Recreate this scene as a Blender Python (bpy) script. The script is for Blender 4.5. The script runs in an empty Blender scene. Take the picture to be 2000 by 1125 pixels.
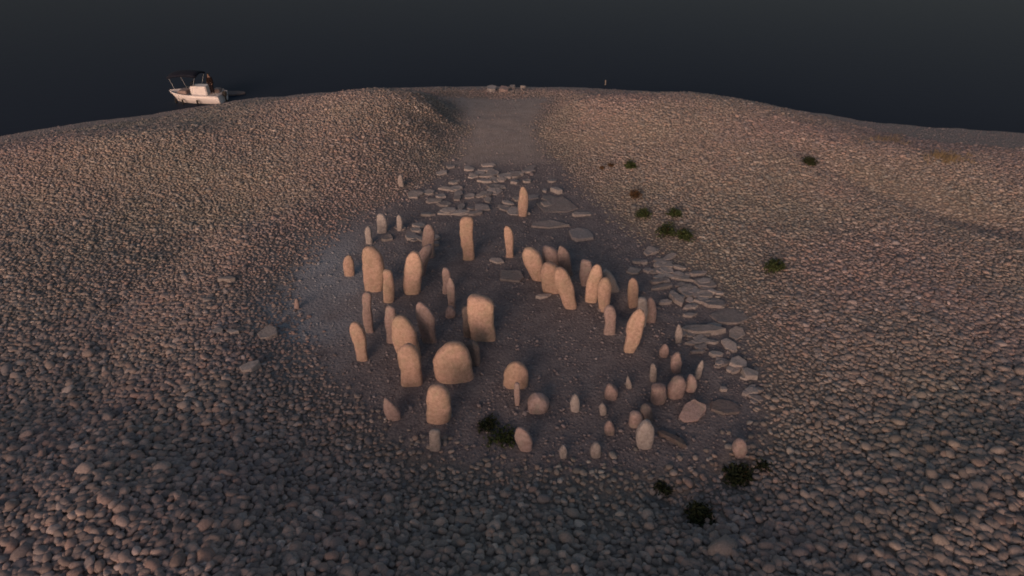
import bpy, bmesh, math, random
import numpy as np
from mathutils import Vector, Matrix, noise
R = math.radians
scene = bpy.context.scene
col = scene.collection

# ------------------------------------------------------------------ camera
F, PITCH, CAMH = 1235.0, R(33.0), 15.0           # focal length in photo pixels, tilt down, height in metres
cd = bpy.data.cameras.new('camera'); cam = bpy.data.objects.new('camera', cd); col.objects.link(cam)
cam.location = (0, 0, CAMH); cam.rotation_euler = (R(90) - PITCH, 0, 0)
cd.sensor_width = 36; cd.lens = F * 36 / 2000; cd.clip_start = .1; cd.clip_end = 20000
scene.camera = cam

# ------------------------------------------------------------------ world, sun, exposure
SUN_EL, SUN_AZ = R(8.5), R(203.0)                # azimuth the sun stands at, clockwise from +Y: behind the camera, to its left
w = bpy.data.worlds.new('World'); scene.world = w; w.use_nodes = True
nt = w.node_tree; nt.nodes.clear()
out = nt.nodes.new('ShaderNodeOutputWorld'); bg = nt.nodes.new('ShaderNodeBackground')
sky = nt.nodes.new('ShaderNodeTexSky'); sky.sky_type = 'NISHITA'; sky.sun_disc = False
sky.sun_elevation = SUN_EL; sky.sun_rotation = SUN_AZ; sky.dust_density = 2.0
hs = nt.nodes.new('ShaderNodeHueSaturation'); hs.inputs['Saturation'].default_value = .85
tint = nt.nodes.new('ShaderNodeMix'); tint.data_type = 'RGBA'; tint.blend_type = 'MULTIPLY'
tint.inputs[0].default_value = 1; tint.inputs[7].default_value = (1, .93, .91, 1)
nt.links.new(sky.outputs[0], hs.inputs['Color']); nt.links.new(hs.outputs[0], tint.inputs[6])
nt.links.new(tint.outputs[2], bg.inputs[0]); nt.links.new(bg.outputs[0], out.inputs[0])
bg.inputs[1].default_value = .108
sl = bpy.data.lights.new('sun', 'SUN'); sun = bpy.data.objects.new('sun', sl); col.objects.link(sun)
sl.energy = 3.7; sl.angle = R(38); sl.color = (1, .63, .475)
sdir = Vector((math.sin(SUN_AZ) * math.cos(SUN_EL), math.cos(SUN_AZ) * math.cos(SUN_EL), math.sin(SUN_EL)))
sun.rotation_euler = sdir.to_track_quat('Z', 'Y').to_euler(); sun.location = (-20, -40, 30)
vs = scene.view_settings; vs.view_transform = 'Standard'; vs.look = 'None'; vs.gamma = 1; vs.exposure = 0
scene.render.filter_size = 1.8; scene.cycles.filter_width = 1.8

# ------------------------------------------------------------------ pixel <-> place
SP, CP = math.sin(PITCH), math.cos(PITCH)
def ray(px, py):
    u, v = (px - 1000) / F, (py - 562.5) / F
    return np.array([u, CP - v * SP, -SP - v * CP])
def onz(px, py, z=0.0):
    d = ray(px, py); t = (z - CAMH) / d[2]
    return (d[0] * t, d[1] * t)
def proj(x, y, z):
    dy, dz = y, z - CAMH
    dep = dy * CP - dz * SP
    up = dy * SP + dz * CP
    return 1000 + F * x / dep, 562.5 - F * up / dep, dep

# ------------------------------------------------------------------ lie of the land
WATER = -1.6
FLOOR = [onz(*p) for p in [(1000, 300), (885, 305), (850, 345), (795, 380), (705, 418), (625, 480), (562, 560), (575, 640),
         (605, 710), (690, 790), (760, 860), (900, 905), (1020, 915), (1200, 925), (1380, 915), (1490, 850), (1488, 760), (1450, 640),
         (1395, 560), (1255, 470), (1135, 370), (1085, 305)]]
PATH = [onz(*p) for p in [(885, 320), (905, 240), (890, 196), (870, 172), (1080, 172), (1060, 196), (1048, 240), (1080, 320)]]
SHORE = [onz(px, py, WATER) for px, py in [(-420, 350), (-200, 305), (0, 266), (150, 241), (300, 222), (380, 208), (450, 196), (600, 183), (750, 172),
         (860, 168), (1000, 169), (1200, 173), (1400, 187), (1550, 215), (1700, 238), (1850, 249), (2000, 262), (2200, 295), (2450, 350)]]
SHORE = [(-75, -45), (-72, 5)] + SHORE + [(74, 5), (78, -45)]
def segd(x, y, a, b):
    ax, ay = a; bx, by = b
    dx, dy = bx - ax, by - ay
    t = np.clip(((x - ax) * dx + (y - ay) * dy) / (dx * dx + dy * dy + 1e-9), 0, 1)
    return np.hypot(x - ax - t * dx, y - ay - t * dy)
def sdist(x, y, poly):                            # signed distance, negative inside
    d = np.full(np.shape(x), 1e9); ins = np.zeros(np.shape(x), bool)
    n = len(poly)
    for i in range(n):
        a, b = poly[i], poly[(i + 1) % n]
        d = np.minimum(d, segd(x, y, a, b))
        c = ((a[1] > y) != (b[1] > y))
        with np.errstate(divide='ignore', invalid='ignore'):
            xi = (b[0] - a[0]) * (y - a[1]) / (b[1] - a[1] + 1e-12) + a[0]
        ins ^= c & (x < xi)
    return np.where(ins, -d, d)
def vnoise(x, y, s=0):
    def h(i, j):
        n = (i * 374761393 + j * 668265263 + s * 974711) & 0x7fffffff
        n = ((n ^ (n >> 13)) * 1274126177) & 0x7fffffff
        return ((n ^ (n >> 16)) & 0xffff) / 65535.0
    xi, yi = np.floor(x).astype(np.int64), np.floor(y).astype(np.int64)
    u, v = x - xi, y - yi
    u, v = u * u * (3 - 2 * u), v * v * (3 - 2 * v)
    return (h(xi, yi) * (1 - u) + h(xi + 1, yi) * u) * (1 - v) + (h(xi, yi + 1) * (1 - u) + h(xi + 1, yi + 1) * u) * v
def fbm(x, y, s=0, o=3):
    r, a = 0, .5
    for k in range(o):
        r = r + a * (vnoise(x * 2 ** k + 17.3 * k, y * 2 ** k - 9.1 * k, s + k) - .5); a *= .5
    return r
def sstep(a, b, x):
    t = np.clip((x - a) / (b - a), 0, 1); return t * t * (3 - 2 * t)
GULLY = [onz(*p, 1.0) for p in [(1560, 296), (1640, 335), (1740, 365), (1850, 395), (1960, 420)]]
RIDGE = [onz(*p, 1.0) for p in [(1400, 205), (1540, 240), (1700, 275), (1850, 330), (1990, 400)]]
PITS = [(onz(1222, 596), .75, .45), (onz(1300, 955, .5), .7, .25), (onz(1440, 920, .4), .8, .3), (onz(1372, 992, .7), .7, .2), (onz(780, 505), 1.6, .15)]  # first pit is made up: it deepens the shadow between the stones
def fields(x, y):
    x = np.asarray(x, float); y = np.asarray(y, float)
    wob = .45 * fbm(x * .45, y * .45, 3)
    dF = sdist(x, y, FLOOR) + wob; dC = sdist(x, y, PATH) + wob + 1.8 * fbm(x * .35, y * .35, 77); dS = -sdist(x, y, SHORE) + .9 * fbm(x * .18, y * .18, 9) + .5 * fbm(x * .6, y * .6, 4) + .4 * fbm(x * 1.7, y * 1.7, 14)
    return dF, dC, dS
MOUNDS = [(-10.5, 46.5, 7.5, 4.5, 1.0), (14, 45, 9, 5.5, 1.15), (-24, 38, 7, 3.5, .5), (-16, 34.5, 6, 2.2, .3), (24, 34, 7, 4, .35)]
def EDGE(x, y):                                   # extra width of the bare strip along the water
    return sstep(26, 38, y) * (8.0 * sstep(13, 30, x) + 3.5 * sstep(-20, -34, x))
def H(x, y, f=None):
    x = np.asarray(x, float); y = np.asarray(y, float)
    dF, dC, dS = f if f else fields(x, y)
    near = sstep(16, 10, y)                        # the side towards the camera
    hF = (1.25 + .55 * near) * sstep(-.4, 7.5 - 1.8 * sstep(-4, -9, x) * sstep(32, 26, y) * sstep(12, 16, y), dF)
    hC = 1.25 * sstep(0, 6, dC)
    h = np.minimum(hF, hC + 10 * sstep(30, 24, y))
    h = h - .05 * np.clip(dF - 8, 0, 40) * .5
    h = h + .8 * sstep(0, 5, np.minimum(dF, dC)) * fbm(x * .13, y * .13, 21, 3) + .10 * fbm(x * .9, y * .9, 5) * sstep(0, 2, dF)
    h = h + .05 * fbm(x * .5, y * .5, 8) + 1.8 * np.exp(-((y + 2.5) / 4.5) ** 2)  # last term: unseen hump behind the camera, added to shade the foreground
    g = np.full(x.shape, 1e9)
    for a, b in zip(GULLY[:-1], GULLY[1:]): g = np.minimum(g, segd(x, y, a, b))
    h = h - .35 * np.exp(-(g / 1.1) ** 2)
    g = np.full(x.shape, 1e9)
    for a, b in zip(RIDGE[:-1], RIDGE[1:]): g = np.minimum(g, segd(x, y, a, b))
    h = h + .25 * np.exp(-(g / 2.2) ** 2)
    for (px, py), r, dpt in PITS: h = h - dpt * np.exp(-((x - px) ** 2 + (y - py) ** 2) / r ** 2)
    h = h - .6 * sstep(36, 60, y) * sstep(4, 0, dC)
    h = h + sstep(1, 7, np.minimum(dF, dC + 14 * sstep(36, 24, y))) * (1.5 * sstep(28, 43, y) - .75 * sstep(7, 23, y) * (1 + .8 * sstep(-6, -16, x)))
    s = WATER + .195 * dS
    k = 1.0
    m = np.clip(.5 + .5 * (s - h) / k, 0, 1)
    h = s * (1 - m) + h * m - k * m * (1 - m)
    for (mx, my, rx, ry, a) in MOUNDS: h = h + a * np.exp(-((x - mx) / rx) ** 2 - ((y - my) / ry) ** 2) * sstep(1, 8, dS) * sstep(0, 3, np.minimum(dF, dC))
    return np.where(dS < 0, np.maximum(WATER + .22 * dS, WATER - 6), h)
def h1(x, y): return float(H(np.array([x]), np.array([y]))[0])
def hit(px, py):                                   # where the line of sight meets the ground
    d = ray(px, py); ts = np.linspace(10, 90, 1600)
    x, y, z = d[0] * ts, d[1] * ts, CAMH + d[2] * ts
    hh = np.maximum(H(x, y), WATER); k = int(np.argmax(z < hh))
    return Vector((x[k], y[k], hh[k]))

# ------------------------------------------------------------------ helpers
def tag(o, label=None, cat=None, group=None, kind=None):
    if label: o['label'] = label
    if cat: o['category'] = cat
    if group: o['group'] = group
    if kind: o['kind'] = kind
    return o
def mesh_obj(name, verts, faces, mats, parent=None, smooth=True):
    me = bpy.data.meshes.new(name); me.from_pydata([tuple(v) for v in verts], [], faces); me.update()
    for m in (mats if isinstance(mats, (list, tuple)) else [mats]): me.materials.append(m)
    if smooth: me.polygons.foreach_set('use_smooth', [True] * len(me.polygons))
    o = bpy.data.objects.new(name, me); col.objects.link(o)
    if parent: o.parent = parent
    return o
def empty(name, loc, rz=0):
    o = bpy.data.objects.new(name, None); col.objects.link(o); o.location = loc; o.rotation_euler = (0, 0, rz); o.empty_display_size = .2
    return o
def bm_obj(name, bm, m, parent=None, smooth=False):
    me = bpy.data.meshes.new(name); bm.to_mesh(me); bm.free(); me.materials.append(m)
    if smooth: me.polygons.foreach_set('use_smooth', [True] * len(me.polygons))
    o = bpy.data.objects.new(name, me); col.objects.link(o); o.parent = parent
    return o

# ------------------------------------------------------------------ materials
def mat(name, rough=.9, spec=.25):
    m = bpy.data.materials.new(name); m.use_nodes = True; b = m.node_tree.nodes['Principled BSDF']
    b.inputs['Roughness'].default_value = rough; b.inputs['Specular IOR Level'].default_value = spec
    return m, m.node_tree, b
def N(nt, t, **k):
    n = nt.nodes.new(t)
    for a, v in k.items():
        if a in n.inputs: n.inputs[a].default_value = v
        else: setattr(n, a, v)
    return n
def ramp(nt, src, stops):
    r = nt.nodes.new('ShaderNodeValToRGB'); e = r.color_ramp.elements
    while len(e) < len(stops): e.new(.5)
    for el, (p, c) in zip(e, stops): el.position = p; el.color = (*c, 1)
    nt.links.new(src, r.inputs[0]); return r.outputs[0]
def mixc(nt, a, b, fac, mode='MIX'):
    m = nt.nodes.new('ShaderNodeMix'); m.data_type = 'RGBA'; m.blend_type = mode
    for s, i in ((fac, 0), (a, 6), (b, 7)):
        if hasattr(s, 'is_linked'): nt.links.new(s, m.inputs[i])
        elif i == 0: m.inputs[0].default_value = s
        else: m.inputs[i].default_value = (*s, 1)
    return m.outputs[2]
def plain(name, c, rough=.6, spec=.4, var=.15, scale=6):
    m, t, b = mat(name, rough, spec)
    tc = N(t, 'ShaderNodeTexCoord'); n = N(t, 'ShaderNodeTexNoise', Scale=scale, Detail=5.0); t.links.new(tc.outputs['Object'], n.inputs['Vector'])
    t.links.new(ramp(t, n.outputs[0], [(.3, [v * (1 - var) for v in c]), (.7, [min(1, v * (1 + var)) for v in c])]), b.inputs['Base Color'])
    return m
def rock_mat(name, base, pink, lichen, bump=.5):
    m, t, b = mat(name, .92, .15)
    tc = N(t, 'ShaderNodeTexCoord'); oi = N(t, 'ShaderNodeObjectInfo')
    add = N(t, 'ShaderNodeVectorMath', operation='ADD'); t.links.new(tc.outputs['Object'], add.inputs[0])
    sc = N(t, 'ShaderNodeVectorMath', operation='SCALE'); sc.inputs[0].default_value = (37, 19, 53); t.links.new(oi.outputs['Random'], sc.inputs['Scale'])
    t.links.new(sc.outputs[0], add.inputs[1])
    n1 = N(t, 'ShaderNodeTexNoise', Scale=1.6, Detail=4.0); n2 = N(t, 'ShaderNodeTexNoise', Scale=9.0, Detail=8.0, Roughness=.65); n3 = N(t, 'ShaderNodeTexNoise', Scale=4.0, Detail=6.0)
    n4 = N(t, 'ShaderNodeTexNoise', Scale=70.0, Detail=2.0)
    for n in (n1, n2, n3, n4): t.links.new(add.outputs[0], n.inputs['Vector'])
    c = ramp(t, n1.outputs[0], [(.35, base), (.65, pink)])
    c = mixc(t, c, ramp(t, n2.outputs[0], [(.3, (.66, .65, .63)), (.55, (1.0, 1.0, 1.0)), (.72, (1.14, 1.14, 1.13))]), 1.0, 'MULTIPLY')
    c = mixc(t, c, lichen, ramp(t, n3.outputs[0], [(.52, (0, 0, 0)), (.70, (.6, .6, .6))]))
    c = mixc(t, c, ramp(t, n4.outputs[0], [(.35, (.8, .8, .8)), (.65, (1.15, 1.15, 1.15))]), 1.0, 'MULTIPLY')
    mr = N(t, 'ShaderNodeMapRange'); mr.inputs[3].default_value = .82; mr.inputs[4].default_value = 1.12; t.links.new(oi.outputs['Random'], mr.inputs[0])
    c = mixc(t, c, mr.outputs[0], 1.0, 'MULTIPLY')
    t.links.new(c, b.inputs['Base Color'])
    bp = N(t, 'ShaderNodeBump', Strength=bump, Distance=.06); t.links.new(n2.outputs[0], bp.inputs['Height']); t.links.new(bp.outputs[0], b.inputs['Normal'])
    return m
M_ST = rock_mat('granite', (.47, .345, .275), (.53, .365, .305), (.38, .32, .24))
M_SL = rock_mat('slate_slab', (.28, .26, .262), (.31, .275, .275), (.24, .235, .23), .6)
M_SLP = rock_mat('pale_slab', (.34, .315, .31), (.375, .335, .33), (.29, .28, .27), .6)
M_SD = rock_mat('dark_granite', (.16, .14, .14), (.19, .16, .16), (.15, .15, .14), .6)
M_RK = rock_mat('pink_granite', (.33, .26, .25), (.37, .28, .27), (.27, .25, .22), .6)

def ground_mat():
    m, t, b = mat('ground', .95, .1)
    geo = N(t, 'ShaderNodeNewGeometry'); at = N(t, 'ShaderNodeAttribute', attribute_name='mask')
    sep = N(t, 'ShaderNodeSeparateColor'); t.links.new(at.outputs['Color'], sep.inputs[0])
    def noi(s, d=5.0, r=.6):
        n = N(t, 'ShaderNodeTexNoise', Scale=s, Detail=d, Roughness=r); t.links.new(geo.outputs['Position'], n.inputs['Vector']); return n.outputs[0]
    fine, mid, big = noi(9, 6, .75), noi(1.6), noi(.3)
    sand = ramp(t, fine, [(.30, (.125, .115, .122)), (.5, (.20, .185, .194)), (.72, (.29, .265, .272))])
    sand = mixc(t, sand, ramp(t, mid, [(.35, (.75, .74, .76)), (.65, (1.12, 1.1, 1.08))]), 1.0, 'MULTIPLY')
    blue = ramp(t, fine, [(.3, (.21, .23, .26)), (.7, (.40, .425, .475))])
    path = ramp(t, mid, [(.3, (.31, .265, .245)), (.7, (.42, .36, .335))])
    path = mixc(t, path, ramp(t, fine, [(.3, (.75, .75, .75)), (.7, (1.15, 1.15, 1.15))]), 1.0, 'MULTIPLY')
    soil = ramp(t, fine, [(.3, (.15, .13, .12)), (.7, (.27, .235, .215))])
    c = mixc(t, soil, sand, sep.outputs[0])
    c = mixc(t, c, path, sep.outputs[1])
    c = mixc(t, c, blue, sep.outputs[2])
    t.links.new(c, b.inputs['Base Color'])
    v = N(t, 'ShaderNodeTexVoronoi', Scale=9.0); t.links.new(geo.outputs['Position'], v.inputs['Vector'])
    bp = N(t, 'ShaderNodeBump', Strength=.8, Distance=.06); t.links.new(fine, bp.inputs['Height'])
    bp2 = N(t, 'ShaderNodeBump', Strength=.5, Distance=.05, invert=True); t.links.new(v.outputs[0], bp2.inputs['Height']); t.links.new(bp.outputs[0], bp2.inputs['Normal'])
    t.links.new(bp2.outputs[0], b.inputs['Normal'])
    return m
def cobble_mat():
    m, t, b = mat('cobble', .85, .2)
    at = N(t, 'ShaderNodeAttribute', attribute_name='tone'); geo = N(t, 'ShaderNodeNewGeometry')
    n = N(t, 'ShaderNodeTexNoise', Scale=22.0, Detail=5.0, Roughness=.7); t.links.new(geo.outputs['Position'], n.inputs['Vector'])
    c = mixc(t, at.outputs['Color'], ramp(t, n.outputs[0], [(.3, (.7, .7, .7)), (.7, (1.2, 1.2, 1.2))]), 1.0, 'MULTIPLY')
    t.links.new(c, b.inputs['Base Color'])
    bp = N(t, 'ShaderNodeBump', Strength=.35, Distance=.02); t.links.new(n.outputs[0], bp.inputs['Height']); t.links.new(bp.outputs[0], b.inputs['Normal'])
    return m
M_CB = cobble_mat()
def water_mat():
    m, t, b = mat('water', .3, .025)
    b.inputs['Base Color'].default_value = (.024, .033, .052, 1); b.inputs['IOR'].default_value = 1.13
    geo = N(t, 'ShaderNodeNewGeometry'); mp = N(t, 'ShaderNodeMapping'); mp.inputs['Scale'].default_value = (.5, 1.4, 1); t.links.new(geo.outputs['Position'], mp.inputs[0])
    n = N(t, 'ShaderNodeTexNoise', Scale=1.3, Detail=4.0); t.links.new(mp.outputs[0], n.inputs['Vector'])
    bp = N(t, 'ShaderNodeBump', Strength=.25, Distance=.05); t.links.new(n.outputs[0], bp.inputs['Height']); t.links.new(bp.outputs[0], b.inputs['Normal'])
    return m
def leaf_mat(name, a, c):
    m, t, b = mat(name, .8, .2)
    geo = N(t, 'ShaderNodeNewGeometry')
    t.links.new(ramp(t, geo.outputs['Random Per Island'], [(0, a), (1, c)]), b.inputs['Base Color'])
    return m
M_LF = leaf_mat('green_leaf', (.022, .036, .012), (.055, .075, .028))
M_LD = leaf_mat('dark_leaf', (.012, .018, .008), (.03, .04, .018))
M_LB = leaf_mat('dry_leaf', (.06, .035, .02), (.10, .06, .03))
M_GR = leaf_mat('dry_grass', (.17, .135, .085), (.27, .21, .13))
M_HULL = plain('white_gelcoat', (.72, .68, .68), .35, .5, .08, 2)
M_DECK = plain('deck', (.50, .46, .44), .6, .3)
M_NAVY = plain('navy_canvas', (.010, .012, .022), .85, .2)
M_RUB = plain('black_rubber', (.015, .014, .014), .6, .4)
M_STEEL = plain('steel_tube', (.45, .45, .46), .35, .6)
M_SEAT = plain('seat_vinyl', (.26, .20, .19), .6, .3)
M_SKIN = plain('skin', (.24, .15, .115), .6, .3); M_HAIR = plain('hair', (.02, .015, .012), .7, .3)
M_JACK = plain('dark_jacket', (.014, .009, .010), .9, .1); M_TROU = plain('dark_trousers', (.016, .013, .016), .9, .1)
M_WOOD = plain('pale_wood', (.30, .27, .24), .8, .2)
gm, gt, gb = mat('tinted_screen', .1, .5); gb.inputs['Base Color'].default_value = (.03, .035, .04, 1); M_GLASS = gm

# ------------------------------------------------------------------ ground and water
def build_ground():
    xs = np.arange(-80, 80.01, .32); ys = np.arange(-32, 74.01, .32)
    X, Y = np.meshgrid(xs, ys); f = fields(X, Y); Z = H(X, Y, f)
    nx, ny = len(xs), len(ys)
    v = np.stack([X, Y, Z], -1).reshape(-1, 3)
    i = np.arange(nx * ny).reshape(ny, nx)
    q = np.stack([i[:-1, :-1], i[:-1, 1:], i[1:, 1:], i[1:, :-1]], -1).reshape(-1, 4)
    me = bpy.data.meshes.new('ground'); me.vertices.add(len(v)); me.vertices.foreach_set('co', v.ravel())
    me.loops.add(q.size); me.loops.foreach_set('vertex_index', q.ravel())
    me.polygons.add(len(q)); me.polygons.foreach_set('loop_start', np.arange(0, q.size, 4)); me.polygons.foreach_set('use_smooth', np.ones(len(q), bool))
    me.update(calc_edges=True)
    dF, dC, dS = f
    sand = sstep(.6, -.4, dF); pth = np.maximum(sstep(.9, -.9, dC) * sstep(31, 43, Y + 5 * fbm(X * .4, Y * .4, 61)), sstep(5, 2, dS - EDGE(X, Y)) * .75)
    bx, by = onz(625, 570); blue = np.exp(-(((X - bx) / 2.6) ** 2 + ((Y - by) / 5.2) ** 2) ** 1.2) * np.clip(.75 + 2.2 * fbm(X * .7, Y * .7, 31), 0, 1)
    a = me.color_attributes.new('mask', 'FLOAT_COLOR', 'POINT')
    a.data.foreach_set('color', np.stack([sand, pth, blue, np.ones_like(sand)], -1).reshape(-1).astype(np.float32))
    me.materials.append(ground_mat())
    o = bpy.data.objects.new('ground', me); col.objects.link(o); tag(o, kind='structure')
build_ground()
wv = [(x, y, WATER) for y in (-4000, 0, 4000, 8000) for x in (-6000, -500, 500, 6000)]
wo = mesh_obj('water', wv, [(r * 4 + c, r * 4 + c + 1, r * 4 + c + 5, r * 4 + c + 4) for r in range(3) for c in range(3)], water_mat(), smooth=False)
tag(wo, kind='structure')

# ------------------------------------------------------------------ standing stones
def stone_mesh(wid, thk, hgt, lean, seed, head='round', bt=.82, sq=2.6, cap=.3, rough=.06, slope=0, sink=.18, yaw=0):
    rng = random.Random(seed); seg, lev = 28, 22
    verts = []; cy, sy = math.cos(yaw), math.sin(yaw)
    lx, ly = lean
    bend = rng.uniform(-.10, .10) * wid; slope += rng.uniform(-.14, .14) * (slope == 0); swell = rng.uniform(-.10, .10); fc = rng.uniform(0, 6.28)
    pw = {'round': 2.0, 'flat': 4.0, 'point': 1.15}[head]
    for j in range(lev + 1):
        u = j / lev; u = 1 - (1 - u) ** 1.35
        z = -sink + (hgt + sink) * u
        k = 1.0
        if u > 1 - cap: k = max(0.0, 1 - ((u - 1 + cap) / cap) ** pw) ** (1 / (2.0 if head != 'point' else 1.4))
        body = bt + (1 - bt) * math.sin(min(1, u / .62) * math.pi / 2)
        body *= 1 - .10 * max(0, u - .6)
        for i in range(seg):
            a = 2 * math.pi * i / seg; c, s = math.cos(a), math.sin(a)
            ex = math.copysign(abs(c) ** (2 / sq), c); ey = math.copysign(abs(s) ** (2 / sq), s)
            x, y = ex * wid / 2 * body * k, ey * thk / 2 * body * (.25 + .75 * k) * (1 if k > .02 else k * 10)
            x += bend * math.sin(math.pi * u) + swell * abs(x) * u
            fl = math.cos(a - fc) - .72                       # one broken, flatter flank
            if fl > 0: x -= math.cos(fc) * fl * wid * .22 * u * k; y -= math.sin(fc) * fl * thk * .3 * u * k
            zz = z + slope * x * max(0, u - .3)
            p = Vector((x * 1.7 + seed * 3.1, y * 1.7, zz * 1.2))
            d = noise.noise(p) * rough * 1.6 + noise.noise(p * 2.7) * rough * .7 + noise.noise(p * 6.5) * rough * .25
            r = math.hypot(x, y) + 1e-6; f = min(1, r / .12)
            x += x / r * d * f * 1.3; y += y / r * d * f
            zz += noise.noise(p * 2.2 + Vector((9, 9, 9))) * rough * .8 * u
            uu = max(0, zz) / hgt
            verts.append((x * cy - y * sy + lx * uu, x * sy + y * cy + ly * uu, zz))
    n = len(verts); tx = sum(v[0] for v in verts[-seg:]) / seg; ty = sum(v[1] for v in verts[-seg:]) / seg; tz = max(v[2] for v in verts[-seg:])
    verts.append((tx, ty, tz))
    faces = [(j * seg + i, j * seg + (i + 1) % seg, (j + 1) * seg + (i + 1) % seg, (j + 1) * seg + i) for j in range(lev) for i in range(seg)]
    faces += [(lev * seg + i, lev * seg + (i + 1) % seg, n) for i in range(seg)]
    faces.append(tuple(range(seg - 1, -1, -1)))
    return verts, faces
SEED = [100]
def stand(label, top, base, wpx, thk=.5, yaw=0, ly=0, m=None, name='standing_stone', cat='standing stone', group='standing stones of the dolmen', **k):
    SEED[0] += 1
    b = hit(*base); _, _, dep = proj(*b)
    sc = dep / F
    b.y += wpx * sc * thk * .42; b.z = h1(b.x, b.y)
    d = ray(*top); t = (b.y + ly) / d[1]
    tp = Vector((d[0] * t, d[1] * t, CAMH + d[2] * t))
    hgt = max(.2, tp.z - b.z)
    wid = wpx * sc
    v, f = stone_mesh(wid, wid * thk, hgt, (tp.x - b.x, ly), SEED[0], yaw=R(yaw), rough=min(.035, .045 * wid + .006), **k)
    o = mesh_obj(name, v, f, m or M_ST); o.location = b
    return tag(o, label, cat, group)
S = stand
# back of the ring and beyond
S('slim pinkish stone standing alone among the far slabs, farthest of the tall stones', (1022, 365), (1021, 424), 19, .6, cap=.25)
S('tall narrow orange stone standing free at the back of the ring', (913, 423), (916, 510), 27, .55, cap=.2, head='flat')
S('slender grey stone between the tall narrow orange one and the leaning cluster', (990, 441), (995, 504), 17, .6, cap=.3)
S('small dull grey stone beside the pale gravel, left of two thin ones at the back', (742, 417), (745, 456), 19, .7, m=M_SLP, bt=1)
S('thin pale upright splinter at the back left of the ring', (779, 419), (780, 452), 11, .8, m=M_SLP)
S('small dim stone at the left back edge, on the pale gravel side', (719, 442), (721, 478), 15, .8, m=M_SLP)
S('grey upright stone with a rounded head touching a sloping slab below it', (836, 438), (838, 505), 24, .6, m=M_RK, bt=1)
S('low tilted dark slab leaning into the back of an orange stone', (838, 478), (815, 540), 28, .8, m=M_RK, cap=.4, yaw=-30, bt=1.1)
# left arc
S('short yellowish stone at the far left of the ring beside a broad egg shaped one', (681, 499), (683, 540), 20, .6)
S('broad egg shaped orange stone narrowing to its foot, upper left of the ring', (720, 481), (728, 572), 44, .55, bt=.72, cap=.45)
S('upright narrow stone with a square head right of the broad egg shaped one', (755, 527), (757, 592), 22, .65, head='flat', cap=.18)
S('orange stone with a leaning slab resting against its back', (808, 491), (804, 576), 37, .6, cap=.4, bt=.82, slope=.1)
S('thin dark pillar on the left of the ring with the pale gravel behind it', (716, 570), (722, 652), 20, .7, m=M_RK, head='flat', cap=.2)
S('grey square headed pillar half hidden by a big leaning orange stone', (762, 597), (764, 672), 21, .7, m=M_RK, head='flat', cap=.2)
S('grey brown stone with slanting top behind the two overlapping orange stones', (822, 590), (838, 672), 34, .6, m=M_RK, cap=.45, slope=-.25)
S('bright slim orange stone at the left edge of the ring, alone', (693, 629), (706, 707), 27, .6, cap=.28)
S('big leaning orange stone overlapped at its foot by a shorter one', (784, 617), (800, 705), 48, .55, cap=.45, bt=.85, slope=-.2)
S('stout orange stone with flat foot in front of the big leaning one', (797, 673), (802, 756), 41, .6, cap=.28, bt=1.0)
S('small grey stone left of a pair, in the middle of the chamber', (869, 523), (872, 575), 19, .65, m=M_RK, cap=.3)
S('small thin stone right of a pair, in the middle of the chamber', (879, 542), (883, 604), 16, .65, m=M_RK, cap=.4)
# front
S('broadest round topped orange stone at the front of the ring', (889, 669), (890, 748), 75, .5, bt=.96, cap=.5)
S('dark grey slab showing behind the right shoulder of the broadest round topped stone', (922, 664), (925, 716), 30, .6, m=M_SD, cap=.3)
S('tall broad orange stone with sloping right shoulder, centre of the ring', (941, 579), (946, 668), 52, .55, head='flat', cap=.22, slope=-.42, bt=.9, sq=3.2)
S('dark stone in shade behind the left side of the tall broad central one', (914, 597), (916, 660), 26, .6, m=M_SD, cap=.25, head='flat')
S('oval orange stone standing in front of the broadest one', (853, 752), (853, 828), 48, .6, bt=.92, cap=.38)
S('low dome shaped stone with a thin post before it', (1007, 707), (1007, 760), 48, .55, bt=1.02, cap=.55)
S('thin grey post of stone in front of the low dome', (1010, 748), (1011, 794), 12, .9, m=M_RK, head='flat', cap=.1)
S('small pointed stone leaning left at the front left, outside the ring', (754, 778), (768, 823), 30, .6, m=M_RK, cap=.7, slope=-.5, bt=.9)
S('small grey headstone shaped block at the front on the dark cobbles', (848, 839), (849, 882), 25, .6, m=M_SLP, bt=.75, cap=.25, head='flat')
S('small pinkish stone leaning left beside the dark weeds', (1015, 835), (1026, 884), 30, .6, m=M_RK, cap=.5)
# right arc
S('leftmost stone of the leaning cluster on the right, pink and curved', (1036, 483), (1054, 550), 36, .7, cap=.35, slope=-.15)
S('broad middle stone of the leaning cluster on the right', (1074, 513), (1082, 574), 46, .6, cap=.4, slope=-.15)
S('front right stone of the leaning cluster, narrowing to a point at its foot', (1092, 522), (1116, 606), 34, .7, cap=.35, bt=.6)
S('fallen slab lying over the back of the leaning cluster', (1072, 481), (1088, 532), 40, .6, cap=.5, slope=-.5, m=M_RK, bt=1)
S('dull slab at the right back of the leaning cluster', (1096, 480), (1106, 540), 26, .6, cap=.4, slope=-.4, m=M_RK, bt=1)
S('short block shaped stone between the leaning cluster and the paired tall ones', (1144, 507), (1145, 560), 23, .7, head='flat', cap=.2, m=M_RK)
S('tall thin stone leaning right, left of the overlapping pair', (1166, 516), (1156, 592), 26, .6, cap=.3)
S('dim slanting stone behind the overlapping pair, at the edge of the dark shadow', (1184, 527), (1200, 572), 26, .6, cap=.5, slope=-.5, m=M_SLP)
S('tall upright stone of the overlapping pair beside the dark shadow', (1182, 542), (1184, 612), 25, .65, cap=.28)
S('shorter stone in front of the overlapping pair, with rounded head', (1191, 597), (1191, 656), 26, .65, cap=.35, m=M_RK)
S('slim stone on the right edge of the dark shadow', (1237, 543), (1237, 603), 20, .65, cap=.3)
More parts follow.
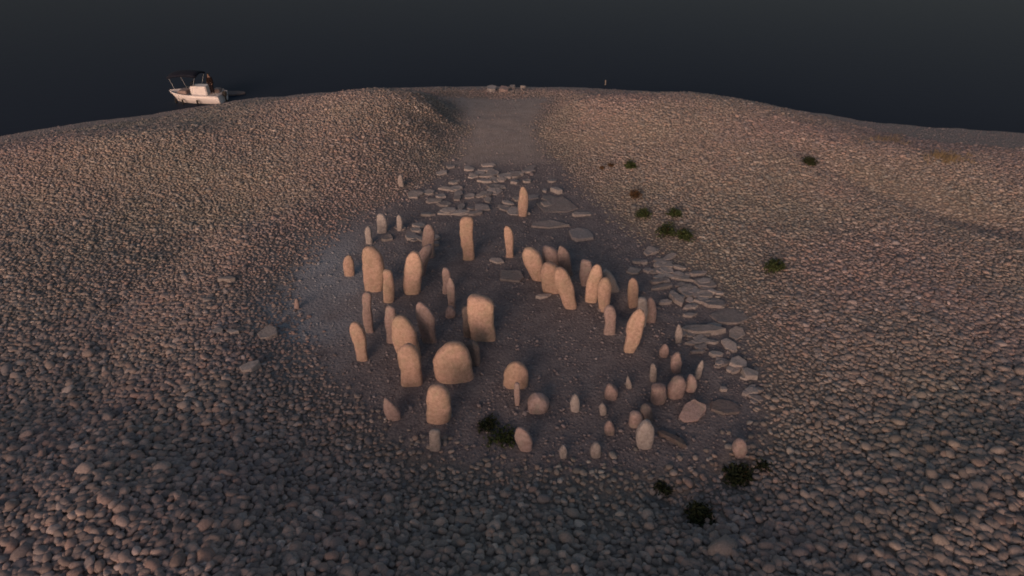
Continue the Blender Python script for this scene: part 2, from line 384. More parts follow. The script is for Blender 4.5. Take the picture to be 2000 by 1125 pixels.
S('greyish narrow stone behind the large leaning one on the right', (1254, 581), (1254, 640), 19, .7, m=M_SLP, head='flat', cap=.2)
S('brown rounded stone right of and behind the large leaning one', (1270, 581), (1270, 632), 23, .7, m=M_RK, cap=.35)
S('large bright orange stone leaning right, tapering to its foot, right of the ring', (1250, 603), (1230, 692), 31, .6, cap=.3, bt=.62)

# ------------------------------------------------------------------ small upright stones and boulders
GS = 'small upright stones around the dolmen'
def small(label, top, base, wpx, thk=.8, m=None, **k):
    return stand(label, top, base, wpx, thk, m=m or M_RK, name='small_stone', cat='stone', group=GS, **{**dict(cap=.55, bt=.72), **k})
small('squat stump of stone in the middle of the chamber below the small pair', (878, 598), (878, 622), 22)
small('tiny pink upright stone on the outer edge of the pale gravel', (579, 583), (580, 606), 11)
small('narrow dim upright stone in front of the paved slabs on the right', (1326, 634), (1325, 672), 15, m=M_SLP)
small('small rounded stone below the narrow upright on the right', (1300, 672), (1297, 700), 18)
small('pale stone with rounded head above the pinkish block on the right', (1325, 688), (1323, 730), 22)
small('narrow grey splinter of stone left of the pale rounded one', (1276, 710), (1276, 748), 16, m=M_SLP)
small('tiny grey pointed stone inside the ring on the right', (1226, 734), (1228, 760), 13, m=M_SLP, head='point')
small('pink rounded block standing alone inside the ring on the right', (1192, 750), (1193, 783), 28)
small('pink angular block beside the pair of joined stones', (1286, 752), (1284, 792), 31, head='flat', cap=.25, slope=.1)
small('left stone of two joined pale ones with a slanting splinter above', (1327, 736), (1322, 780), 36, cap=.5)
small('right stone of two joined pale ones, narrower', (1351, 732), (1349, 768), 24)
small('grey splinter slanting up to the right behind the joined stones', (1372, 704), (1362, 742), 14, m=M_SLP)
small('small grey stone among the gravel in front, lower of two dim ones', (1177, 788), (1178, 812), 15, m=M_SLP)
small('dull block leaning against a pale taller boulder at the front right', (1241, 804), (1240, 836), 28, head='flat')
small('pale egg shaped boulder standing at the front right', (1263, 822), (1260, 880), 36, cap=.5, m=M_SLP)
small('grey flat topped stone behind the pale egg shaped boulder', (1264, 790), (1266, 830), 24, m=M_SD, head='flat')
small('little pink stone left of the dull leaning block', (1191, 822), (1193, 852), 22)
small('rounded stone above the dark shrub at the front right', (1448, 858), (1449, 896), 27)
small('low oval pinkish boulder near the thin post', (1050, 772), (1050, 810), 47, cap=.6)
small('upright grey stone between the oval boulder and the pink block', (1124, 770), (1124, 806), 19, m=M_SLP)
small('grey rounded stone on the front gravel below the little pink one', (1165, 864), (1166, 896), 24, m=M_SLP)
small('dim small stone at the front edge of the gravel, left of the grey rounded one', (1101, 870), (1102, 898), 17, m=M_SLP)
small('thin upright stone at the back left among the scattered slabs', (783, 341), (784, 366), 12, m=M_SLP)

# ------------------------------------------------------------------ flat slabs
def slab(label, c, wpx, hpx, rot=0, m=None, th=.11, tilt=(0, 0), name='flat_stone', n=None, group='flat slabs scattered round the dolmen', lift=0):
    SEED[0] += 1; rng = random.Random(SEED[0]); n = n or rng.choice((5, 6, 6, 7))
    p = hit(*c); _, _, dep = proj(*p); sc = dep / F
    view = math.asin((CAMH - p.z) / math.dist(p, (0, 0, CAMH)))
    a, b = wpx * sc / 2, max(.12, (hpx * sc - th * math.cos(view) * .6) / math.sin(view) / 2)
    bm = bmesh.new(); ring = []
    for i in range(n):
        an = 2 * math.pi * (i + rng.uniform(-.28, .28)) / n; r = rng.uniform(.86, 1.12)
        c_, s_ = math.cos(an), math.sin(an)
        ring.append((math.copysign(abs(c_) ** .9, c_) * a * r, math.copysign(abs(s_) ** .9, s_) * b * r))
    cr, sr = math.cos(R(rot)), math.sin(R(rot))
    ring = [(x * cr - y * sr, x * sr + y * cr) for x, y in ring]
    bot = [bm.verts.new((x * 1.03, y * 1.03, -th * .9)) for x, y in ring]; top_ = [bm.verts.new((x, y, th + rng.uniform(-.02, .02))) for x, y in ring]
    bm.faces.new(top_); bm.faces.new(bot[::-1])
    for i in range(n): bm.faces.new((bot[i], bot[(i + 1) % n], top_[(i + 1) % n], top_[i]))
    bmesh.ops.bevel(bm, geom=[e for e in bm.edges], offset=min(.03, th * .2), segments=2, affect='EDGES', profile=.6)
    bmesh.ops.triangulate(bm, faces=[f for f in bm.faces if len(f.verts) > 4])
    bmesh.ops.subdivide_edges(bm, edges=[e for e in bm.edges if e.calc_length() > .25], cuts=2, use_grid_fill=True)
    for v in bm.verts:
        q = v.co + Vector((SEED[0] * 2.3, 0, 0))
        v.co += Vector((noise.noise(q * 3), noise.noise(q * 3 + Vector((5, 0, 0))), noise.noise(q * 2.2 + Vector((0, 7, 0))) * 1.1)) * .035
    o = bm_obj(name, bm, m or M_SL, None, False)
    o.location = p + Vector((0, 0, lift)); o.rotation_euler = (R(tilt[0] + rng.uniform(-4, 4)), R(tilt[1] + rng.uniform(-4, 4)), 0)
    return tag(o, label, 'flat stone', group, 'thing')
D = slab
P_ = M_SLP
# far paving
D('topmost slab of a short stack at the far end of the paving', (954, 324), 30, 8, 5, P_)
D('second slab down in the short stack at the far end', (950, 334), 36, 8, -4, P_)
D('third slab down in the short stack at the far end, widest', (950, 345), 38, 9, 3, P_)
D('lowest slab in the short stack at the far end, nearest the camera', (946, 355), 32, 8, -2, P_)
D('long thin slab lying crosswise at the far end, right of the stack', (1007, 341), 36, 8, 0, P_)
D('small pale slab just right of the foot of the stack', (980, 353), 18, 9, 10, P_)
D('small slab behind the head of the farthest slim stone', (1006, 357), 20, 10, 0)
D('little slab to the right above the farthest slim stone', (1029, 355), 17, 8, 0, P_)
D('narrow slab turned diagonally below the stack', (961, 374), 24, 9, -38, P_)
D('diagonal slab left of the foot of the farthest slim stone', (993, 398), 26, 8, -28, P_)
D('upright looking block at the right end of the far paving', (1086, 376), 15, 16, 40, P_, .22)
D('tiny slab between the farthest slim stone and the block', (1064, 374), 11, 9, 0, P_)
D('long pale slab along the right rim above the square one', (1136, 421), 46, 9, 14, P_)
D('long dark slab right behind the leaning cluster, like a step', (1072, 440), 76, 15, 0)
D('square dark slab to the right of the long step', (1134, 461), 50, 28, 6)
D('largest low dark slab on the floor right of the farthest slim stone', (1084, 403), 84, 34, 4, M_SL, .06)
D('small slab at the left of the far paving, near the path edge', (916, 331), 22, 10, 20, P_)
D('slab at the upper left corner of the paving, next to the cobbles', (880, 327), 20, 9, 35, P_)
D('thin slab under the upper left corner', (888, 358), 24, 8, 25, P_)
D('leftmost pale slab of the back left row', (811, 382), 30, 16, -8, P_)
D('tilted slab second in the back left row', (838, 377), 26, 12, -28, P_)
D('wide low slab in front of the back left row', (848, 394), 36, 10, 6, P_)
D('long slab angled away, right of the back left row', (876, 371), 42, 9, -12, P_)
D('short slab between the tilted and the long angled ones', (861, 385), 22, 12, -30, P_)
D('rounded slab ending the back left row', (893, 389), 18, 13, 0)
D('long low slab with a straight front edge behind the tall narrow orange stone', (886, 417), 62, 10, 0, P_)
D('dim slab left of the long low straight edged one', (836, 421), 32, 8, 0)
D('small slab lying between the thin splinter and the dim small stone', (757, 467), 24, 12, 10)
D('greenish flat slab lying behind the orange stone with the leaning slab', (806, 466), 30, 13, 0, P_)
D('large flat dark slab in the middle of the chamber floor', (1000, 540), 58, 26, -10, M_SL, .1)
D('small pale slab behind the large flat one in the chamber', (970, 512), 32, 11, -22, P_)
D('thin pale slab at the foot of the leaning cluster', (1062, 581), 32, 8, 22, P_)
# right paving
D('pale pointed slab at the upper end of the right hand paving', (1299, 519), 40, 11, 25, P_)
D('rounded pale slab at the top left of the right hand paving', (1269, 493), 22, 20, -40, P_)
D('slab left of the pointed one on the right hand paving', (1247, 513), 28, 10, 0)
D('greyish slab near the edge of the dark shadow', (1238, 531), 28, 16, 30, P_)
D('long slanted slab beside the slim stone on the shadow edge', (1288, 551), 42, 11, 18)
D('second long slanted slab, just below the first', (1293, 563), 48, 10, 14)
D('narrow slab across the middle of the right hand paving', (1331, 547), 44, 8, -18, P_)
D('long slab near the cobbles at the upper right of the paving', (1364, 536), 46, 10, 16)
D('broad slab at the right rim sloping down to a pale edge', (1378, 557), 44, 18, -24)
D('triangular slab in the middle of the right hand paving', (1344, 575), 30, 19, 10, n=6)
D('upright set slab turned on edge in the right hand paving', (1320, 587), 18, 28, 20, P_, .2)
D('thin bright slab above the darkest flat one on the right', (1380, 582), 32, 8, 14, P_)
D('small bright wedge at the right rim of the paving', (1404, 574), 22, 9, -30, P_)
D('broad dark slab inside the right rim', (1394, 594), 50, 18, -6)
D('small pale slab beside the brown rounded stone', (1298, 593), 28, 9, 6, P_)
D('pinkish slab in front of the triangular one', (1347, 618), 32, 9, 12, P_)
D('small slab between the pinkish one and the triangular one', (1344, 603), 22, 8, 8)
D('largest dark low slab at the right rim', (1424, 619), 78, 36, -12, M_SL, .06)
D('large pale slab with pointed right end, lowest of the big ones', (1373, 648), 82, 22, -2, P_, .18)
D('narrow pale slab just below the large pointed one', (1366, 670), 40, 9, 0, P_)
D('rounded slab right of the large pointed one', (1438, 653), 32, 24, -30, P_)
D('oval slab below the rounded one on the right rim', (1426, 678), 24, 28, 18, P_)
D('dim thin slab on the bare floor below the narrow pale one', (1362, 690), 32, 8, 10)
D('squarish pale slab on the lower right rim', (1440, 713), 38, 24, 10, P_, .2)
D('roundish pale boulder like slab next to the cobbles on the lower right rim', (1463, 737), 38, 24, 0, P_, .22)
D('small pale slab below the roundish one on the rim', (1469, 766), 28, 14, 0, P_)
D('brown slab propped up on its lower edge at the front right', (1350, 808), 60, 32, 32, M_RK, .2, (20, -8))
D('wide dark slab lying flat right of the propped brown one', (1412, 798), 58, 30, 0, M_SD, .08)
D('tiny pale stone slab on the bare floor behind the wide dark one', (1412, 762), 13, 10, 0, P_)
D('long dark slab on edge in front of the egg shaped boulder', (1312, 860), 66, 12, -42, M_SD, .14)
frag = random.Random(77)
for (x0, y0, x1, y1, sp, n_, lab) in ((1262, 505, 1400, 600, 16, 44, 'small flat stone fragment in the gaps of the right hand paving'),
                                      (1340, 640, 1478, 775, 13, 32, 'small pale fragment along the lower right rim of the clearing'),
                                      (860, 330, 1090, 420, 26, 42, 'small flat fragment scattered over the far end of the clearing'),
                                      (740, 440, 850, 475, 12, 8, 'small flat fragment on the ground at the back left of the ring')):
    for k in range(n_):
        t = frag.random(); cx, cy = x0 + (x1 - x0) * t + frag.gauss(0, sp * .5), y0 + (y1 - y0) * t + frag.gauss(0, sp)
        if lab.startswith('small flat fragment sc'): cx, cy = frag.uniform(x0, x1), frag.uniform(y0, y1)
        D(lab, (cx, cy), frag.uniform(15, 34), frag.uniform(7, 16), frag.uniform(-40, 40), frag.choice((P_, M_SL, P_)), frag.uniform(.06, .13), group=lab.replace('small', 'little'))
# among the cobbles on the left
D('pale oblong slab lying alone on the left cobbles', (445, 550), 36, 12, 0, P_, .2)
D('square grey slab on the cobbles left of the pale gravel', (525, 656), 38, 28, -4, P_, .18)
D('tilted angular slab on the cobbles below the square one', (491, 724), 26, 30, -50, P_, .22)
D('thin pale slab left of the square one, right of two', (456, 652), 26, 10, -14, P_)
D('thin pale slab left of the square one, left of two', (426, 650), 20, 14, 10, P_)
def shore_rock(label, c, w_, h_, m):
    o = slab(label, c, w_, h_, 0, m, .30, name='shore_rock', n=9, group='rocks on the far shore'); o['category'] = 'rock'
shore_rock('largest pale rock at the far tip of the shore', (961, 177), 20, 13, M_SLP)
shore_rock('reddish rock right next to the largest pale one at the tip', (985, 178), 18, 10, M_RK)
shore_rock('pale rock third in the row at the far tip', (1001, 174), 11, 8, M_SLP)
shore_rock('small flat rock ending the row at the far tip', (1022, 174), 12, 6, M_SLP)

# ------------------------------------------------------------------ cobbles
def ico(sub):
    bm = bmesh.new(); bmesh.ops.create_icosphere(bm, subdivisions=sub, radius=1)
    v = np.array([x.co[:] for x in bm.verts]); f = np.array([[q.index for q in x.verts] for x in bm.faces]); bm.free(); return v, f
rs = np.random.RandomState(7)
def make_protos(sub, k):
    v, f = ico(sub); out_ = []
    for i in range(k):
        d = np.array([1 + .32 * noise.noise(Vector(q) * 1.1 + Vector((i * 7.7, 0, 0))) + .12 * noise.noise(Vector(q) * 2.6 + Vector((0, i * 5.1, 0))) for q in v])
        q = np.sign(v) * np.abs(v) ** .85
        out_.append(q * d[:, None])
    return out_, f
PR = {1: make_protos(1, 10), 2: make_protos(2, 14)}
def rots(n, tilt):
    a = rs.uniform(0, 2 * np.pi, n); tx, ty = rs.normal(0, tilt, n), rs.normal(0, tilt, n)
    ca, sa = np.cos(a), np.sin(a); Rz = np.zeros((n, 3, 3)); Rz[:, 0, 0] = ca; Rz[:, 0, 1] = -sa; Rz[:, 1, 0] = sa; Rz[:, 1, 1] = ca; Rz[:, 2, 2] = 1
    Rx = np.zeros((n, 3, 3)); c, s = np.cos(tx), np.sin(tx); Rx[:, 0, 0] = 1; Rx[:, 1, 1] = c; Rx[:, 1, 2] = -s; Rx[:, 2, 1] = s; Rx[:, 2, 2] = c
    Ry = np.zeros((n, 3, 3)); c, s = np.cos(ty), np.sin(ty); Ry[:, 1, 1] = 1; Ry[:, 0, 0] = c; Ry[:, 0, 2] = s; Ry[:, 2, 0] = -s; Ry[:, 2, 2] = c
    return Rx @ Ry @ Rz
PAL = np.array([(.25, .21, .19), (.30, .25, .225), (.21, .185, .175), (.34, .28, .25), (.31, .235, .205), (.19, .175, .175), (.27, .245, .235), (.40, .345, .315)])
PW = np.array([.24, .2, .15, .1, .13, .08, .07, .03])
def tones(n):
    c = PAL[rs.choice(len(PAL), n, p=PW)] * rs.normal(1, .10, (n, 1)).clip(.7, 1.35); return c * np.array([.98, 1.03, 1.07])
def scatter(x0, x1, y0, y1, s):
    xs, ys = np.meshgrid(np.arange(x0, x1, s), np.arange(y0, y1, s)); x = xs.ravel() + rs.uniform(-.48, .48, xs.size) * s; y = ys.ravel() + rs.uniform(-.48, .48, xs.size) * s
    dep = y * CP + (CAMH - 0) * SP
    ok = (np.abs(x) < .81 * dep * 1.12 + 1.5); return x[ok], y[ok]
def pick(s, kind):
    x, y = scatter(-62, 62, 6.0, 68, s); f = fields(x, y); dF, dC, dS = f
    r = rs.rand(len(x))
    if kind == 'cobble':
        edge = np.minimum(dF, np.where(y > 34, dC, 9))
        p = sstep(-1.0, 1.1, edge) * sstep(1.4, 3.6, dS - EDGE(x, y) + 1.2 * fbm(x * .4, y * .4, 40))
        p = np.where(x < -15, p * sstep(1.2, 3.6, dS), p)
        front = sstep(17.5, 14.5, y) * sstep(-6, -2, x) * sstep(8, 4, x)      # stones thin out gradually at the front of the chamber
        p = p * (1 - .25 * front)
        keep = r < p
        sz = np.exp(rs.normal(0, .24, len(x))) * .102 * (.72 + .28 * sstep(.3, 3.5, edge))
        sz *= 1 + .16 * sstep(20, 10, y)
    else:
        inn = np.maximum(sstep(.8, -.8, dF), np.maximum(sstep(.6, -.4, dC), sstep(5, 2, dS - EDGE(x, y)) * (dS > .2)))
        keep = r < inn * (.15 + .40 * np.clip(.5 + 2 * fbm(x * .5, y * .5, 51), 0, 1)) * (dS > .3)
        keep &= ~((dC < -.5) & (y > 36) & (r > .10))
        sz = np.exp(rs.normal(0, .45, len(x))) * .036
    return x[keep], y[keep], sz[keep], tuple(a[keep] for a in f)
def place(x, y, sz, f, tilt=.24):
    n = len(x); Z = H(x, y, f)
    ax = np.stack([sz, sz * rs.uniform(.62, .92, n), sz * (rs.uniform(.27, .46, n) + .10 * sstep(22, 13, y))], -1)
    M = rots(n, tilt) * ax[:, None, :]
    pos = np.stack([x, y, Z + ax[:, 2] * (rs.uniform(.0, .6, n) + rs.uniform(0, .5, n) * sstep(22, 13, y))], -1)
    return M, pos
def bake(name, groups, label):
    V, Fc, C = [], [], []; off = 0
    for M, pos, tone, sub in groups:
        protos, f = PR[sub]; which = rs.randint(0, len(protos), len(pos))
        for k in range(len(protos)):
            i = np.where(which == k)[0]
            if not len(i): continue
            v = np.einsum('nij,vj->nvi', M[i], protos[k]) + pos[i][:, None, :]
            nv = v.shape[1]; V.append(v.reshape(-1, 3)); C.append(np.repeat(tone[i], nv, 0))
            Fc.append((f[None] + (off + np.arange(len(i)) * nv)[:, None, None]).reshape(-1, 3)); off += len(i) * nv
    V, Fc, C = np.concatenate(V), np.concatenate(Fc), np.concatenate(C)
    me = bpy.data.meshes.new(name); me.vertices.add(len(V)); me.vertices.foreach_set('co', V.ravel().astype(np.float32))
    me.loops.add(Fc.size); me.loops.foreach_set('vertex_index', Fc.ravel().astype(np.int32))
    me.polygons.add(len(Fc)); me.polygons.foreach_set('loop_start', np.arange(0, Fc.size, 3, dtype=np.int32)); me.polygons.foreach_set('use_smooth', np.ones(len(Fc), bool))
    me.update(calc_edges=True)
    a = me.color_attributes.new('tone', 'FLOAT_COLOR', 'POINT'); a.data.foreach_set('color', np.concatenate([C, np.ones((len(C), 1))], 1).ravel().astype(np.float32))
    me.materials.append(M_CB)
    o = bpy.data.objects.new(name, me); col.objects.link(o); return tag(o, label, kind='stuff')
x, y, sz, f = pick(.148, 'cobble'); M, pos = place(x, y, sz, f); tn = tones(len(x))
pt = np.clip(.5 + 1.9 * fbm(x * .13, y * .13, 91) + .8 * fbm(x * .5, y * .5, 93), 0, 1)[:, None]     # patches of pinker and of greyer, greener stone
tn = tn * (np.array([1.07, .97, 1.0]) * pt + np.array([.97, 1.0, .955]) * (1 - pt))
pxx, pyy, dep = proj(pos[:, 0], pos[:, 1], pos[:, 2])
app = sz / dep * ((pxx > 15) & (pxx < 1985) & (pyy > 15) & (pyy < 1108))
order = np.argsort(-app); big = order[:300]; rest = np.setdiff1d(np.arange(len(x)), big)
nearm = dep[rest] < 27
x2, y2, sz2, f2 = pick(.12, 'gravel'); M2, pos2 = place(x2, y2, sz2, f2, .4); tn2 = (.5 * tones(len(x2)) + .5 * np.array([.24, .21, .205])) * np.array([.95, .97, 1.06])
bx_, by_ = onz(625, 570); bl_ = np.exp(-(((x2 - bx_) / 2.6) ** 2 + ((y2 - by_) / 5.0) ** 2) ** 1.5)[:, None]
tn2 = tn2 * (1 - bl_) + tn2.mean(1, keepdims=True) * np.array([1.25, 1.33, 1.47]) * bl_
bake('cobbles', [(M[rest][nearm], pos[rest][nearm], tn[rest][nearm], 2), (M[rest][~nearm], pos[rest][~nearm], tn[rest][~nearm], 1)], 'sea of rounded cobbles covering the mound round the dolmen')
bake('gravel', [(M2, pos2, tn2, 1)], 'fine grey gravel on the floor of the dolmen and along the shore')
pv, pf = PR[2]
for n_, i in enumerate(big):
    v = pv[n_ % len(pv)] @ M[i].T
    me = bpy.data.meshes.new('cobble'); me.from_pydata(v.tolist(), [], pf.tolist()); me.polygons.foreach_set('use_smooth', [True] * len(pf)); me.update()
    a = me.color_attributes.new('tone', 'FLOAT_COLOR', 'POINT'); a.data.foreach_set('color', np.tile(np.append(tn[i], 1), len(v)).astype(np.float32))
    me.materials.append(M_CB)
    o = bpy.data.objects.new('cobble', me); col.objects.link(o); o.location = pos[i]
    tag(o, 'large rounded cobble on the near bank along the bottom edge', 'cobble', 'largest cobbles of the near bank')
print('cobbles', len(x), 'gravel', len(x2))

# ------------------------------------------------------------------ shrubs and weeds
def shrub(label, c, wpx, hpx, m=M_LF, name='shrub', flat=.8, n=420, group='low shrubs growing among the cobbles'):
    SEED[0] += 1; rng = random.Random(SEED[0])
    p = hit(c[0], c[1] + hpx * .35); _, _, dep = proj(*p); rad = wpx * dep / F / 2 * 1.2; p.z += .06
    root = empty(name, p); V, Fc = [], []
    lobes = [(rng.uniform(-.5, .5) * rad, rng.uniform(-.45, .45) * rad, rng.uniform(.45, .7) * rad) for _ in range(6)] + [(0, 0, .75 * rad)]
    for k in range(n):
        lx, ly, lr = rng.choice(lobes)
        d = Vector((rng.gauss(0, 1), rng.gauss(0, 1), abs(rng.gauss(0, 1)))).normalized() * lr * rng.uniform(.35, 1.08)
        q = Vector((lx + d.x, ly + d.y, .02 + d.z * flat * 1.5))
        s = rng.uniform(.05, .11) * (.6 + rad * .5); nrm = (d + Vector((rng.gauss(0, .4), rng.gauss(0, .4), rng.gauss(0, .4)))).normalized() if d.length > 0 else Vector((0, 0, 1))
        t1 = nrm.orthogonal().normalized(); t1 = Matrix.Rotation(rng.uniform(0, 6.28), 3, nrm) @ t1; t2 = nrm.cross(t1)
        b0 = len(V); V += [q - t1 * s, q + t2 * s * .45, q + t1 * s, q - t2 * s * .45]; Fc.append((b0, b0 + 1, b0 + 2, b0 + 3))
    mesh_obj('foliage', V, Fc, m, root, False)
    V, Fc = [], []
    for k in range(9):
        a = rng.uniform(0, 6.28); r_ = rad * rng.uniform(.3, .75); tip = Vector((math.cos(a) * r_, math.sin(a) * r_, rad * flat * rng.uniform(.6, 1.1)))
        b0 = len(V)
        for z_, wd in ((Vector((0, 0, -.05)), .02), (tip, .006)):
            for j in range(3): V.append(z_ + Vector((math.cos(j * 2.09) * wd, math.sin(j * 2.09) * wd, 0)))
        Fc += [(b0 + j, b0 + (j + 1) % 3, b0 + 3 + (j + 1) % 3, b0 + 3 + j) for j in range(3)]
    mesh_obj('stem', V, Fc, M_LB, root)['kind'] = 'stuff'
    return tag(root, label, 'shrub', group)
shrub('small green shrub highest on the right hand bank above the group', (1229, 320), 27, 24)
shrub('brownish shrub between the highest one and the cluster of green ones', (1242, 380), 28, 18, M_LB, n=200)
shrub('green shrub at the upper left of the cluster on the right bank', (1260, 415), 29, 30)
shrub('green shrub at the upper right of the cluster on the right bank', (1314, 415), 28, 22)
shrub('green shrub at the lower left of the cluster, next to the slabs', (1298, 449), 38, 28)
shrub('fullest green shrub at the lower right of the cluster', (1336, 454), 34, 34)
shrub('green shrub standing apart on the cobbles right of the paving', (1510, 519), 42, 26)
shrub('dark shrub far right at the head of a shallow gully', (1582, 314), 28, 24, M_LD)
shrub('reddish tuft left of the highest green shrub, upper of two', (1193, 323), 11, 12, M_LB, n=90)
shrub('reddish tuft left of the highest green shrub, lower of two', (1176, 328), 10, 11, M_LB, n=90)
shrub('large dark shrub in a hollow at the front right, below a rounded stone', (1438, 918), 64, 46, M_LD, flat=.5, n=520)
shrub('dark shrub nearest the camera among the cobbles', (1368, 992), 60, 50, M_LD, flat=.55, n=520)
shrub('dim low shrub left of the nearest dark one', (1300, 952), 40, 20, M_LD, flat=.25, n=140)
shrub('dim trailing shrub right of the large dark one', (1494, 908), 34, 20, M_LD, flat=.25, n=120)
shrub('low weedy patch beside the small pinkish leaning stone', (980, 848), 60, 36, M_LF, flat=.12, n=240)
shrub('dark weedy patch on the gravel below the broadest stone', (950, 826), 48, 20, M_LD, flat=.12, n=200)
def grass():
    rng = random.Random(5); V, Fc = [], []
    for (cx, cy, wx, wy, n) in ((1850, 312, 40, 10, 500), (1735, 276, 35, 7, 240)):
        for k in range(n // 6):
            p = hit(cx + rng.gauss(0, wx * .5), cy + rng.gauss(0, wy * .5))
            for j in range(6):
                a = rng.uniform(0, 6.28); b0 = len(V); q = p + Vector((rng.gauss(0, .12), rng.gauss(0, .12), 0)); h_ = rng.uniform(.15, .35)
                V += [q + Vector((math.cos(a) * .02, math.sin(a) * .02, 0)), q - Vector((math.cos(a) * .02, math.sin(a) * .02, 0)), q + Vector((rng.gauss(0, .1), rng.gauss(0, .1), h_))]; Fc.append((b0, b0 + 1, b0 + 2))
    tag(mesh_obj('dry_grass', V, Fc, M_GR, smooth=False), 'sparse ochre dry grass on the far right shore', kind='stuff')
grass()

# ------------------------------------------------------------------ boat
def tube(bm, pts, r, seg=8):
    rings = []
    for i, p in enumerate(pts):
        p = Vector(p); a = Vector(pts[max(0, i - 1)]); b = Vector(pts[min(len(pts) - 1, i + 1)])
        q = (b - a).to_track_quat('Z', 'Y')
        rings.append([bm.verts.new(p + q @ Vector((math.cos(2 * math.pi * k / seg) * r, math.sin(2 * math.pi * k / seg) * r, 0))) for k in range(seg)])
    for A, B in zip(rings[:-1], rings[1:]):
        for k in range(seg): bm.faces.new((A[k], A[(k + 1) % seg], B[(k + 1) % seg], B[k]))
    bm.faces.new(rings[0][::-1]); bm.faces.new(rings[-1])
def box(bm, c, s, bev=.02, rz=0, ry=0):
    r = bmesh.ops.create_cube(bm, size=1); vs_ = r['verts']
    bmesh.ops.scale(bm, vec=s, verts=vs_); 
    bmesh.ops.bevel(bm, geom=list({e for v in vs_ for e in v.link_edges}), offset=bev, segments=2, affect='EDGES')
    vv = list(bm.verts)
    bmesh.ops.rotate(bm, cent=(0, 0, 0), matrix=Matrix.Rotation(rz, 3, 'Z') @ Matrix.Rotation(ry, 3, 'Y'), verts=vv)
    bmesh.ops.translate(bm, vec=c, verts=vv)
L = 4.7
bw = onz(386, 199, WATER)
boat = empty('motor_boat', (bw[0], bw[1] + .2, WATER), R(176))
tag(boat, 'white day boat with dark canopy moored at the left shore', 'boat')
# local x: bow at +x (points left in the picture), y across, z up from the waterline
def half(u):                                         # u 0 stern .. 1 bow : half beam and sheer height
    b = .98 * (1 - max(0, (u - .5) / .5) ** 2.4) ** .8 * (.92 + .08 * math.sin(min(1, u * 2) * math.pi / 2)); return max(b, .03), .70 + .2 * u ** 2
V, Fc = [], []; ns = 18; prof = [(-.28, .0), (-.2, .45), (-.05, .72), (.2, .88), (.6, .96), (1, 1)]
for i in range(ns + 1):
    u = i / ns; hb, sh = half(u); x_ = -L / 2 + L * u
    ring = [(f_, s_) for f_, s_ in prof]
    for sgn in (1, -1):
        for f_, s_ in (ring if sgn == 1 else ring[::-1]):
            flare = 1 - (1 - s_) * .9 * u ** 1.5
            z_ = f_ * sh if f_ > 0 else f_ * (1 - u ** 3 * .9)
            V.append((x_ - (.5 * (1 - max(0, z_) / sh)) * u ** 6, sgn * hb * s_ * (1 - .55 * (1 - max(0, f_)) * u ** 2), z_))
m_ = len(prof) * 2
for i in range(ns):
    for k in range(m_ - 1): Fc.append((i * m_ + k, i * m_ + k + 1, (i + 1) * m_ + k + 1, (i + 1) * m_ + k))
# k = 5,6 are the two sheer edges (the open top); the transom closes the stern
Fc = [q for q in Fc if not (q[0] % m_ == len(prof) - 1)]
Fc.append(tuple(range(m_)))
for i in range(ns): Fc.append((i * m_ + m_ - 1, i * m_, (i + 1) * m_, (i + 1) * m_ + m_ - 1))
hull = mesh_obj('hull', V, Fc, M_HULL, boat); hull.data.polygons.foreach_set('use_smooth', [len(p.vertices) == 4 for p in hull.data.polygons])
sm = hull.modifiers.new('thickness', 'SOLIDIFY'); sm.thickness = .05; sm.offset = -1
V, Fc = [], []
for i in range(ns + 1):
    u = i / ns; hb, sh = half(u); x_ = -L / 2 + L * u; z_ = (.72 if u < .26 else .3 if u < .70 else .72)
    V += [(x_, hb * .93, z_), (x_, -hb * .93, z_)]
    if i: Fc.append((2 * i - 2, 2 * i - 1, 2 * i + 1, 2 * i))
dk = mesh_obj('deck', V, Fc, M_DECK, boat, False)
bm = bmesh.new()
for sgn in (1, -1): tube(bm, [(-L / 2 + L * i / ns, sgn * (half(i / ns)[0] + .015), half(i / ns)[1]) for i in range(ns + 1)], .045)
bm_obj('rub_rail', bm, M_HULL, boat, True)
bm = bmesh.new(); box(bm, (-.50, .0, .84), (1.45, 1.0, 1.12), .06); con = bm_obj('console', bm, M_HULL, boat)
bm = bmesh.new(); box(bm, (.12, .0, 1.58), (.03, .8, .42), .01, 0, -.35); bm_obj('windshield', bm, M_GLASS, con)
bm = bmesh.new(); box(bm, (-1.75, -.45, .88), (.5, .6, .32), .04); bm_obj('stern_seat', bm, M_SEAT, boat)
bm = bmesh.new(); box(bm, (1.0, .0, .86), (.8, 1.05, .3), .05); bm_obj('bow_cushion', bm, M_SEAT, boat)
# canopy: an arched sheet of canvas with thickness
V, Fc = [], []; a0, a1, cw = -.75, 1.75, .86
for i in range(9):
    for j in range(9):
        u, v_ = i / 8, j / 8
        V.append((a0 + (a1 - a0) * u, (v_ - .5) * 2 * cw, 2.26 - .10 * u + .20 * math.sin(math.pi * v_) + .10 * math.sin(math.pi * u) - .06 * (abs(u - .5) * 2) ** 4))
Fc = [(i * 9 + j, i * 9 + j + 1, (i + 1) * 9 + j + 1, (i + 1) * 9 + j) for i in range(8) for j in range(8)]
cn = mesh_obj('canopy', V, Fc, M_NAVY, boat); sm = cn.modifiers.new('thickness', 'SOLIDIFY'); sm.thickness = .13
for sx in (a0 + .1, a1 - .1):
    for sy in (.84, -.84):
        bm = bmesh.new(); tube(bm, [((sx + .7) / 2, sy, .66), (sx, sy, 2.22)], .013); bm_obj('canopy_pole', bm, M_STEEL, boat, True)
for fx in (-.5, .85, 1.6):
    for sgn in (1, ):
        bm = bmesh.new(); yb = half((fx + L / 2) / L)[0] + .10
        tube(bm, [(fx, yb, .02), (fx, yb, .06), (fx, yb, .38), (fx, yb, .44)], .075, 10); fd = bm_obj('fender', bm, M_RUB, boat, True)
